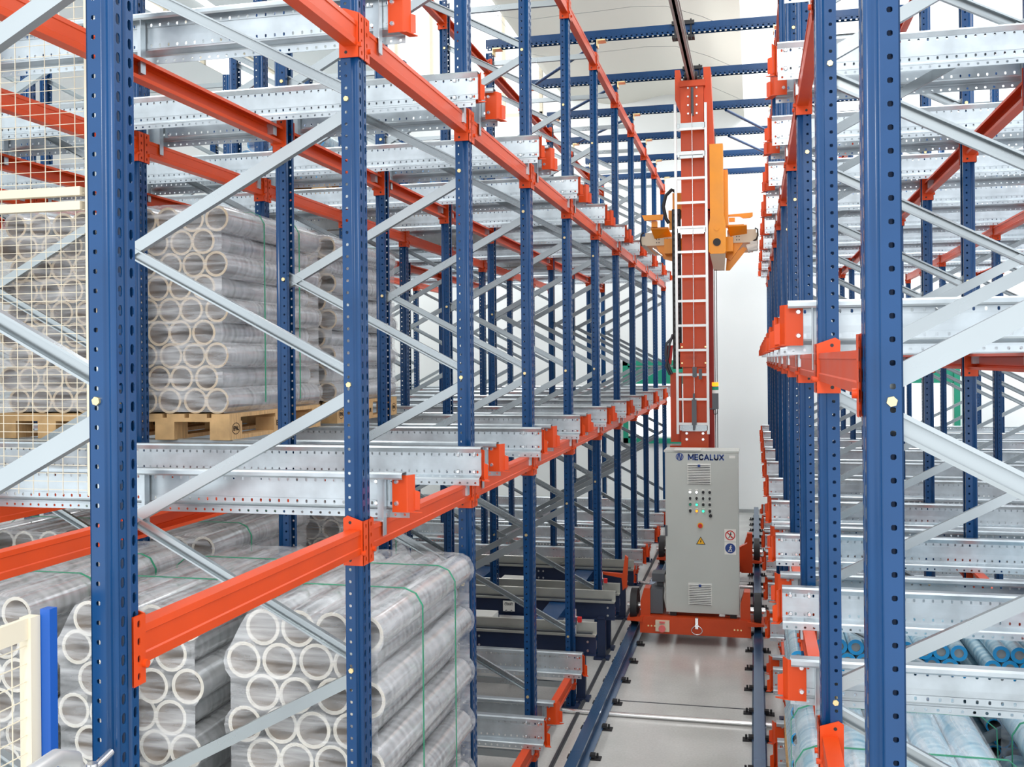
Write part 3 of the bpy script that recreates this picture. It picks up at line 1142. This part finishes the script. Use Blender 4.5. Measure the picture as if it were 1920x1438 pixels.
def face_obj(name, me, x, z, parent, dy=.0025):
    return obj(name, me, parent, C(x, FY - dy, z), (pi / 2, 0, 0))


GLY = {'M': ([[(0, 0), (0, 1), (.5, .25), (1, 1), (1, 0)]], 1.12), 'E': ([[(1, 1), (0, 1), (0, 0), (1, 0)], [(0, .5), (.9, .5)]], .78),
       'C': ([[(1, .78), (.8, .97), (.5, 1), (.2, .93), (0, .7), (0, .3), (.2, .07), (.5, 0), (.8, .03), (1, .22)]], .9), 'A': ([[(0, 0), (.5, 1), (1, 0)], [(.2, .3), (.8, .3)]], 1.0),
       'L': ([[(0, 1), (0, 0), (1, 0)]], .72), 'U': ([[(0, 1), (0, .3), (.15, .07), (.5, 0), (.85, .07), (1, .3), (1, 1)]], .88), 'X': ([[(0, 0), (1, 1)], [(0, 1), (1, 0)]], .95)}


def stroke_text(txt, h, bold, total):
    mb = MB()
    ws = [GLY[c][1] * h * .85 for c in txt]
    gap = (total - sum(ws)) / (len(txt) - 1)
    x = -total / 2
    for c, wd in zip(txt, ws):
        for line in GLY[c][0]:
            P = [Vector((x + a * (wd - bold) + bold / 2, (b - .5) * (h - bold), 0)) for a, b in line]
            for a, b in zip(P[:-1], P[1:]):
                d_ = (b - a).normalized() * (bold / 2)
                q = Vector((-d_.y, d_.x, 0))
                a, b = a - d_ * .8, b + d_ * .8
                mb.plate([a - q, b - q, b + q, a + q], (0, 0, .001))
        x += wd + gap
    return setm(mb.mesh('lettering'), 'textblue')


face_obj('lettering', stroke_text('MECALUX', .058, .013, .335), -.450, 1.772, cab, .001)
lg = MB()
# round emblem with a slanted N
lg.annulus((0, 0, 0), (0, 0, 1), .029, .036, 28)
for a in ((-.022, -.026), (.006, .012)):
    pass
lg.quadmesh([(-.024, -.026, .0005), (-.013, -.030, .0005), (-.006, .030, .0005), (-.018, .028, .0005)], [(0, 1, 2, 3)])
lg.quadmesh([(-.008, .030, .0005), (.002, .033, .0005), (.012, -.028, .0005), (.002, -.033, .0005)], [(3, 2, 1, 0)])
lg.quadmesh([(.008, -.030, .0005), (.017, -.028, .0005), (.026, .022, .0005), (.016, .028, .0005)], [(0, 1, 2, 3)])
face_obj('emblem', setm(lg.mesh('emblem'), 'textblue'), -.695, 1.774, cab)
part('label_plate', MB().box(*cb(-.235, -.18, FY - .003, FY, 1.765, 1.79)), 'label', cab)
part('top_trim', MB().box(*cb(-.75, -.50, FY - .012, 10.0, 1.832, 1.84)), 'vent', cab)
# buttons
rows_ = [(1.442, ['lampwhite', 'lampwhite', 'black', 'black']), (1.385, ['black'] * 4), (1.325, ['green', 'lampgreen', 'black', 'black']), (1.265, ['black', 'lampamber', 'lampgreen', 'black'])]
for z, ms in rows_:
    for i, m_ in enumerate(ms):
        x = -.600 + i * .0605
        b = part('button', MB().cyl(C(x, FY, z), C(x, FY - .012, z), .013, 14), 'bolt' if z == 1.385 else 'dark', cab)
        if z == 1.385 or (z == 1.265 and i in (0, 3)):
            part('switch_knob', MB().box(*cb(x - .006, x + .006, FY - .028, FY - .012, z - .014, z + .012)).cyl(C(x, FY - .012, z), C(x, FY - .018, z), .012, 14), 'black', b)
        else:
            part('button_cap', MB().cyl(C(x, FY - .012, z), C(x, FY - .019, z), .0115, 14), m_, b)
        if z != 1.385:
            part('button_label', MB().box(*cb(x - .012, x + .012, FY - .002, FY, z + .017, z + .026)), 'label', b)
part('socket', MB().cyl(C(-.412, FY, 1.222), C(-.412, FY - .02, 1.222), .015, 14), 'black', cab)
e = part('emergency_stop', MB().cyl(C(-.508, FY, 1.128), C(-.508, FY - .01, 1.128), .026, 24), 'signyellow', cab)
part('stop_cap', MB().cyl(C(-.508, FY - .01, 1.128), C(-.508, FY - .035, 1.128), .019, 24), 'signred', e)
# warning triangle
def tri(r, z, m_):
    mb = MB()
    mb.quadmesh([(-r * .9, -r * .55, z), (r * .9, -r * .55, z), (0, r, z)], [(0, 1, 2)])
    return setm(mb.mesh('sticker'), m_)


wt = face_obj('warning_sign', tri(.049, 0, 'black'), -.505, .975, cab, .001)
obj('sign_face', tri(.038, .0006, 'signyellow'), wt)
mb = MB().quadmesh([(.004, .022, .0012), (-.009, -.001, .0012), (-.001, -.001, .0012), (-.005, -.016, .0012), (.010, .005, .0012), (.002, .005, .0012), (.009, .022, .0012)], [(0, 1, 2), (3, 4, 5), (0, 2, 5, 6), (2, 3, 5)])
obj('pictogram', setm(mb.mesh('bolt_symbol'), 'black'), wt)


def disc(r, z, m_, n=28):
    mb = MB().quadmesh([(r * math.cos(2 * pi * i / n), r * math.sin(2 * pi * i / n), z) for i in range(n)], [tuple(range(n))])
    return setm(mb.mesh('disc'), m_)


def figure(m_, run):
    mb = MB()
    z = .0018
    n = 12
    mb.quadmesh([(.006 + .006 * math.cos(2 * pi * i / n), .024 + .006 * math.sin(2 * pi * i / n), z) for i in range(n)], [tuple(range(n))])

    def limb(a, b, w_):
        a, b = Vector((a[0], a[1], z)), Vector((b[0], b[1], z))
        d_ = (b - a).normalized()
        q = Vector((-d_.y, d_.x, 0)) * w_
        mb.quadmesh([a - q, b - q, b + q, a + q], [(0, 1, 2, 3)])
    limb((.004, .018), (-.001, -.004), .005)
    limb((-.001, -.003), (.010, -.012), .0035)
    limb((.010, -.012), (.008, -.027), .0028)
    limb((-.001, -.003), (-.006, -.014), .0035)
    limb((-.006, -.014), (-.018, -.024 if run else -.027), .0028)
    limb((.004, .015), (-.010, .008), .0025)
    limb((.004, .015), (.014, .004), .0025)
    if run:
        limb((-.022, -.030), (.018, -.030), .002)
    return setm(mb.mesh('figure'), m_)


for z, kind in ((1.043, 0), (.921, 1)):
    st = face_obj('safety_sign', setm(MB().box(-.053, .053, -.058, .058, 0, .001).mesh('sticker'), 'label'), -.233, z, cab, .001)
    if kind == 0:
        obj('pictogram', figure('black', False), st)
        obj('sign_ring', setm(MB().annulus((0, 0, .0022), (0, 0, 1), .037, .046, 28).quadmesh([(-.031, .024, .0022), (-.024, .031, .0022), (.031, -.024, .0022), (.024, -.031, .0022)], [(0, 3, 2, 1)]).mesh('ring'), 'signred'), st)
    else:
        obj('sign_disc', disc(.047, .0014, 'textblue'), st)
        obj('pictogram', figure('label', True), st)
# mast
mast = part('mast', MB().box(*cb(-.695, -.468, 10.30, 10.62, .36, 5.46)), 'red', crane)
part('mast_flange', MB().box(*cb(-.715, -.448, 10.27, 10.30, 1.72, 2.05)), 'red', mast)
part('mast_flange', MB().box(*cb(-.72, -.45, 10.28, 10.30, 2.62, 2.86)), 'red', mast)
for z in (1.80, 1.90, 1.96):
    for x in (-.66, -.50):
        part('bolt', MB().cyl(C(x, 10.27, z), C(x, 10.258, z), .013, 10), 'bolt', mast)
for z in (2.66, 2.82):
    for x in (-.70, -.47):
        part('bolt', MB().cyl(C(x, 10.28, z), C(x, 10.27, z), .009, 8), 'brass', mast)
part('hatch', MB().cyl(C(-.585, 10.28, 2.74), C(-.585, 10.272, 2.74), .035, 24), 'red', mast)
part('rear_column', MB().box(*cb(-.50, -.405, 10.66, 10.80, .36, 5.2)), 'darkred', mast)
mb = MB()
mb.plate([C(-.47, 10.35, 5.62), C(-.40, 10.35, 5.62), C(-.36, 10.35, 4.6), C(-.40, 10.35, 4.2), C(-.45, 10.35, 4.2)], (0, .25, 0))
mb.plate([C(-.75, 10.32, 5.60), C(-.70, 10.32, 5.60), C(-.69, 10.32, 5.15), C(-.75, 10.32, 5.3)], (0, .2, 0))
part('head_plate', mb, 'red', mast)
part('head_plate', MB().box(*cb(-.70, -.45, 10.28, 10.66, 5.42, 5.48)), 'red', mast)
for x, z in [(-.62, 5.15 + .085 * i) for i in range(4)] + [(-.535, 5.15 + .085 * i) for i in range(4)]:
    part('bolt', MB().cyl(C(x, 10.30, z), C(x, 10.29, z), .010, 8), 'bolt', mast)
part('guide_wheel', MB().cyl(C(-.66, 10.40, 5.545), C(-.635, 10.40, 5.545), .05, 16).cyl(C(-.555, 10.40, 5.545), C(-.53, 10.40, 5.545), .05, 16), 'black', mast)
part('spring', MB().cyl(C(-.577, 10.26, 5.12), C(-.577, 10.26, 5.40), .014, 10), 'dark', mast)
part('lifting_cable', MB().tube([C(-.577, 10.17, 5.12), C(-.577, 10.17, 2.25)], .004, 5), 'bolt', mast)
part('cable_tensioner', MB().box(*cb(-.60, -.555, 10.12, 10.16, 2.05, 2.30)).box(*cb(-.59, -.57, 10.14, 10.16, 2.3, 2.36)).cyl(C(-.58, 10.12, 2.0), C(-.58, 10.12, 2.05), .01, 8).box(*cb(-.59, -.55, 10.12, 10.16, 2.52, 2.62)).box(*cb(-.53, -.50, 10.14, 10.17, 2.50, 2.60)), 'motor', mast)
# ladder
lad = part('ladder', MB().box(*cb(-.752, -.728, 10.16, 10.20, 1.96, 5.22)).box(*cb(-.456, -.432, 10.16, 10.20, 1.96, 5.22)), 'alu', crane)
z = 2.06
while z < 5.1:
    part('rung', MB().box(*cb(-.73, -.45, 10.168, 10.192, z - .012, z + .012)), 'alu', lad)
    z += .2425
for z in (2.02, 3.97, 4.72, 5.0):
    part('ladder_bracket', MB().box(*cb(-.70, -.47, 10.19, 10.205, z - .035, z + .035)).box(*cb(-.72, -.70, 10.16, 10.30, z - .025, z + .025)).box(*cb(-.47, -.45, 10.16, 10.30, z - .025, z + .025)), 'zinc', lad)
# cable chain and hoses on the left of the mast
part('cable_chain', MB().box(*cb(-.80, -.715, 10.42, 10.50, 2.6, 4.22)), 'black', crane)
mb = MB()
for i in range(26):
    mb.box(*cb(-.785, -.73, 10.405, 10.42, 2.62 + i * .062, 2.655 + i * .062))
part('chain_link', mb, 'dark', crane)['kind'] = 'stuff'
part('hose', MB().tube([C(-.76, 10.45, 4.40), C(-.80, 10.43, 4.42), C(-.86, 10.42, 4.36), C(-.885, 10.42, 4.25), C(-.86, 10.42, 4.13), C(-.83, 10.42, 4.08)], .018, 10), 'black', crane)
part('power_box', MB().box(*cb(-.83, -.72, 10.42, 10.60, 1.86, 2.56)).box(*cb(-.84, -.70, 10.42, 10.60, 1.72, 1.82)), 'red', crane)
part('cable_bundle', MB().tube([C(-.80, 10.4, 2.92), C(-.86, 10.38, 2.86), C(-.87, 10.38, 2.75), C(-.84, 10.38, 2.62), C(-.81, 10.38, 2.55)], .014, 8).tube([C(-.80, 10.4, 2.95), C(-.83, 10.37, 2.85), C(-.845, 10.37, 2.72), C(-.87, 10.37, 2.63), C(-.83, 10.38, 2.54)], .012, 8), 'dark', crane)
part('cable_guard', MB().plate([C(-.88, 10.42, 2.68), C(-.82, 10.42, 2.64), C(-.80, 10.42, 2.84), C(-.86, 10.42, 2.84)], (0, .02, 0)), 'signred', crane)
# beacon tower
bt = part('beacon', MB().box(*cb(-.405, -.345, 10.18, 10.24, 2.205, 2.36)).tube([C(-.45, 10.21, 2.21), C(-.375, 10.21, 2.20)], .006, 6), 'motor', crane)
part('amber_light', MB().cyl(C(-.375, 10.21, 2.43), C(-.375, 10.21, 2.467), .032, 18), 'lampamber', bt)
part('green_light', MB().cyl(C(-.375, 10.21, 2.393), C(-.375, 10.21, 2.428), .032, 18), 'green', bt)
part('white_light', MB().cyl(C(-.375, 10.21, 2.36), C(-.375, 10.21, 2.392), .032, 18), 'white', bt)
part('beacon_mount', MB().tube([C(-.395, 10.21, 2.205), C(-.39, 10.21, 2.16), C(-.375, 10.21, 2.15), C(-.36, 10.21, 2.16), C(-.355, 10.21, 2.205)], .004, 6), 'black', bt)
for x in (-.385, -.365):
    part('steel_rope', MB().tube([C(x, 10.5, .3), C(x, 10.5, 5.0)], .004, 5), 'dark', crane)
# lifting carriage
car = part('carriage', MB().plate([C(-.415, 10.32, 4.84), C(-.285, 10.32, 4.84), C(-.285, 10.32, 4.15), C(-.265, 10.32, 4.05), C(-.265, 10.32, 3.77), C(-.28, 10.32, 3.745), C(-.41, 10.32, 3.745), C(-.43, 10.32, 3.77), C(-.43, 10.32, 4.02), C(-.415, 10.32, 4.10)], (0, .16, 0)), 'yellow', crane)
part('carriage_foot', MB().plate([C(-.42, 10.325, 3.745), C(-.27, 10.325, 3.745), C(-.285, 10.5, 3.60), C(-.39, 10.5, 3.60)], (0, .12, .0)), 'cream', car)
part('port', MB().cyl(C(-.35, 10.32, 3.86), C(-.35, 10.312, 3.86), .038, 24), 'black', car)
part('boss', MB().cyl(C(-.35, 10.32, 4.0), C(-.35, 10.315, 4.0), .026, 20), 'yellow', car)
part('rear_panel', MB().box(*cb(-.30, -.245, 10.55, 10.75, 4.05, 4.62)).box(*cb(-.44, -.415, 10.36, 10.5, 4.2, 4.6)), 'yellow', car)
part('rear_panel', MB().box(*cb(-.80, -.70, 10.52, 10.6, 4.20, 4.40)).box(*cb(-.84, -.70, 10.50, 10.6, 4.14, 4.22)).box(*cb(-.83, -.80, 10.46, 10.5, 4.02, 4.16)), 'yellow', car)
# platform deck crossing behind the mast
part('platform', MB().box(*cb(-1.10, .0, 10.84, 11.84, 3.90, 3.93)).box(*cb(-.9, -.2, 10.66, 10.84, 3.80, 3.95)), 'yellow', car)
for s, xa, xb_ in ((-1, -1.04, -.83), (1, -.26, -.06)):
    part('side_guide', MB().box(*cb(min(xa, xb_) - (.07 if s < 0 else 0), max(xa, xb_) + (.09 if s > 0 else 0), 10.80, 10.815, 3.90, 4.035)).box(*cb(-1.16 if s < 0 else -.02, -1.08 if s < 0 else .05, 10.805, 11.8, 3.91, 4.0)), 'cream', car)
    part('top_cover', MB().plate([C(xa, 10.70, 4.06), C(xb_ - (.03 if s < 0 else 0), 10.70, 4.06), C(xb_, 10.80, 3.99), C(xa + .03, 10.80, 3.97)], (0, .0, .012)).plate([C(xa, 10.70, 4.07), C(xb_ - .03, 10.70, 4.07), C(xb_ - .03, 10.9, 4.075), C(xa, 10.9, 4.075)], (0, 0, .008)), 'yellow', car)
    part('lower_bracket', MB().plate([C(xa + (.04 if s < 0 else 0), 10.82, 3.90), C(xb_ - (.04 if s > 0 else 0) + (.06 if s < 0 else 0), 10.82, 3.90), C(xb_ - (.17 if s > 0 else -.05), 10.82, 3.72), C(xa + (.12 if s < 0 else -.03), 10.82, 3.76)], (0, .05, 0)), 'yellow', car)
    for x in ([-.99, -.965, -.905, -.88] if s < 0 else [-.22, -.165, -.14]):
        for z in (3.93, 3.965):
            part('bolt', MB().cyl(C(x, 10.80, z), C(x, 10.792, z), .006, 6), 'black', car)
part('guide_arm', MB().plate([C(-1.125, 10.62, 4.20), C(-.905, 10.62, 4.20), C(-.915, 10.62, 4.145), C(-1.10, 10.62, 4.145)], (0, .04, 0)), 'yellow', car)
part('guide_arm', MB().plate([C(-.27, 10.70, 4.18), C(.00, 10.70, 4.195), C(.00, 10.70, 4.16), C(-.03, 10.70, 4.14), C(-.10, 10.70, 4.14), C(-.13, 10.70, 4.16), C(-.27, 10.70, 4.165)], (0, .04, 0)), 'yellow', car)
part('arm_bracket', MB().box(*cb(-.24, -.18, 10.70, 10.76, 4.11, 4.15)).box(*cb(-1.03, -.97, 10.66, 10.72, 4.08, 4.14)), 'yellow', car)
part('bracket_arm', MB().plate([C(-.27, 10.84, 3.74), C(-.10, 10.84, 3.86), C(-.06, 10.84, 3.84), C(-.24, 10.84, 3.62), C(-.28, 10.84, 3.62)], (0, .04, 0)), 'yellow', car)
part('fork_motor', MB().cyl(C(-.06, 10.82, 3.835), C(.04, 10.82, 3.865), .045, 16).box(*cb(-.03, .04, 10.78, 10.88, 3.82, 3.91)), 'vent', car)
part('cable', MB().tube([C(.0, 10.79, 3.91), C(.035, 10.79, 3.93), C(.05, 10.79, 3.97), C(.045, 10.79, 4.03), C(.02, 10.79, 4.045)], .008, 6).tube([C(-1.15, 10.79, 3.90), C(-1.16, 10.79, 3.96), C(-1.15, 10.79, 4.02), C(-1.12, 10.79, 4.04)], .008, 6), 'black', car)
part('cylinder', MB().cyl(C(-1.03, 10.8, 3.87), C(-.93, 10.8, 3.79), .014, 8), 'bolt', car)

# ------------------------------------------------------------------ conveyors of the fifth and sixth bay
for k, (ya, yc) in enumerate(((YN(4) + .16, YN(5) - .16), (YN(5) + .16, YN(6) - .16))):
    cv = thing('chain_conveyor', ('low navy chain conveyor with pale tracks, nearer of the two' if k == 0 else 'low navy chain conveyor behind the nearer one, beside the crane'), 'conveyor', (-1.24, ya, 0), 0, 'chain conveyors')
    wdt = yc - ya
    for y in (0, wdt):
        part('side_frame', MB().prism_open([(0, y - .03, .50), (0, y, .50), (0, y, .36), (0, y - .03, .36)], (-4.0, 0, 0), .004), 'navy', cv)
        part('side_beam', MB().box(-4.0, 0, y + .005, y + .05, .40, .46), 'navy', cv)
        part('track', MB().prism_open([(0, y - .05, .53), (0, y - .045, .51), (0, y + .05, .51), (0, y + .055, .60), (0, y + .06, .60)], (-4.0, 0, 0), .005), 'roller', cv)
        part('chain', MB().box(-3.95, -.03, y - .01, y + .02, .515, .535), 'dark', cv)
        for x in (-.12, -1.35, -2.6, -3.85):
            part('leg', MB().box(x - .035, x + .035, y - .03, y + .03, .02, .38).box(x - .07, x + .07, y - .06, y + .06, 0, .02), 'navy', cv)
        for x in [-.06, -.5, -.95, -1.0, -1.5, -2.0, -2.4, -2.9]:
            part('bolt', MB().cyl((x, y - .034, .47), (x, y - .042, .47), .010, 8).cyl((x, y - .034, .40), (x, y - .042, .40), .010, 8), 'bolt', cv)
    for x in (-.5, -1.55, -2.7):
        part('cross_beam', MB().box(x - .09, x + .09, .03, wdt - .03, .42, .50), 'blue', cv)
    part('drive_motor', MB().box(-1.25, -.95, .35, .6, .36, .52).cyl((-1.45, .3, .46), (-1.2, .3, .46), .07, 16), 'vent', cv)
    if True:
        for tx, ty in (((-1.03, wdt - .036),) if k == 0 else ((-1.56, wdt - .036),)):
            part('tag', MB().box(tx, tx + .11, ty - .004, ty, .395, .49), 'label', cv)
            obj('lettering', text_mesh('C0067', .032, 'black'), cv, (tx + .055, ty - .006, .46), (pi / 2, 0, 0))
    part('sensor_post', MB().cyl((-.16, -.02, .52), (-.16, -.02, .72), .008, 8).box(-.175, -.145, -.04, 0, .60, .66), 'bolt', cv)
    part('sensor', MB().box(-.14, -.11, -.04, -.01, .62, .66), 'signred', cv)
    k and part('end_guide', MB().plate([(-.02, wdt * .35, .46), (.02, wdt * .35, .50), (.035, wdt * .35, .78), (.005, wdt * .35, .80), (-.02, wdt * .35, .62), (-.22, wdt * .35, .63), (-.22, wdt * .35, .61), (-.03, wdt * .35, .58)], (0, .04, 0)), 'red', cv)

# ------------------------------------------------------------------ wire mesh guard, cage, handrail
mg = thing('mesh_guard', 'cream wire mesh guard panel between uprights at the left edge', 'mesh guard', (-2.46, 3.40, 0), 0)
for za, zb_ in ((3.345, 3.378), (3.29, 3.323), (5.2, 5.24)):
    part('frame_bar', MB().box(-1.57, -.03, -.016, .016, za, zb_), 'cream', mg)
for xa in (-.03, -1.6):
    part('frame_post', MB().box(xa + .02, xa + .03, -.012, .012, 2.2, 5.6), 'cream', mg)
wires = MB()
x = -.06
while x > -1.6:
    wires.box(x - .0012, x + .0012, -.0012, .0012, 2.2, 5.2)
    x -= .066
z = 2.22
while z < 5.2:
    step = .0445 if z > 3.35 else .0315
    wires.box(-1.58, -.02, -.0030, -.0008, z - .001, z + .001)
    z += step
part('wire_mesh', wires, 'cream', mg)['kind'] = 'stuff'

cg = thing('cage_gate', 'cream wire mesh gate with blue post at the lower left corner', 'cage gate', (-1.487, 1.9, 0))
part('blue_post', MB().box(-.020, .004, .002, .026, 0, 2.172), mat('bright_blue_post', '#1552a8', .4), cg)
part('gate_post', MB().box(-.046, -.018, -.030, .0, .1, 2.16), 'cream', cg)
part('top_rail', MB().box(-.036, -.024, -.9, -.030, 2.115, 2.16), 'cream', cg)
part('bottom_rail', MB().box(-.036, -.024, -.9, -.030, .10, .14), 'cream', cg)
wires = MB()
y = -.07
while y > -.9:
    wires.box(-.033, -.031, y - .001, y + .001, .12, 2.12)
    y -= .038
z = .2
while z < 2.11:
    wires.box(-.031, -.029, -.9, -.030, z - .001, z + .001)
    z += .038
part('wire_mesh', wires, 'cream', cg)['kind'] = 'stuff'
hr = thing('handrail', 'bent grey tubular handrail clamped to the big front upright', 'handrail', (0, 0, 0))
part('tube', MB().tube([(-1.28, 1.05, 1.93), (-1.30, 1.35, 1.935), (-1.31, 1.60, 1.94), (-1.33, 1.72, 1.935), (-1.35, 1.80, 1.90), (-1.37, 1.84, 1.84), (-1.375, 1.85, 1.76), (-1.375, 1.85, .2)], .0165, 14), 'alu', hr)
part('clamp', MB().cyl((-1.375, 1.85, 1.80), (-1.375, 1.85, 1.83), .025, 12).tube([(-1.375, 1.85, 1.815), (-1.39, 1.92, 1.83), (-1.395, 1.985, 1.84)], .009, 8).cyl((-1.38, 1.90, 1.85), (-1.38, 1.90, 1.80), .012, 8), 'bolt', hr)
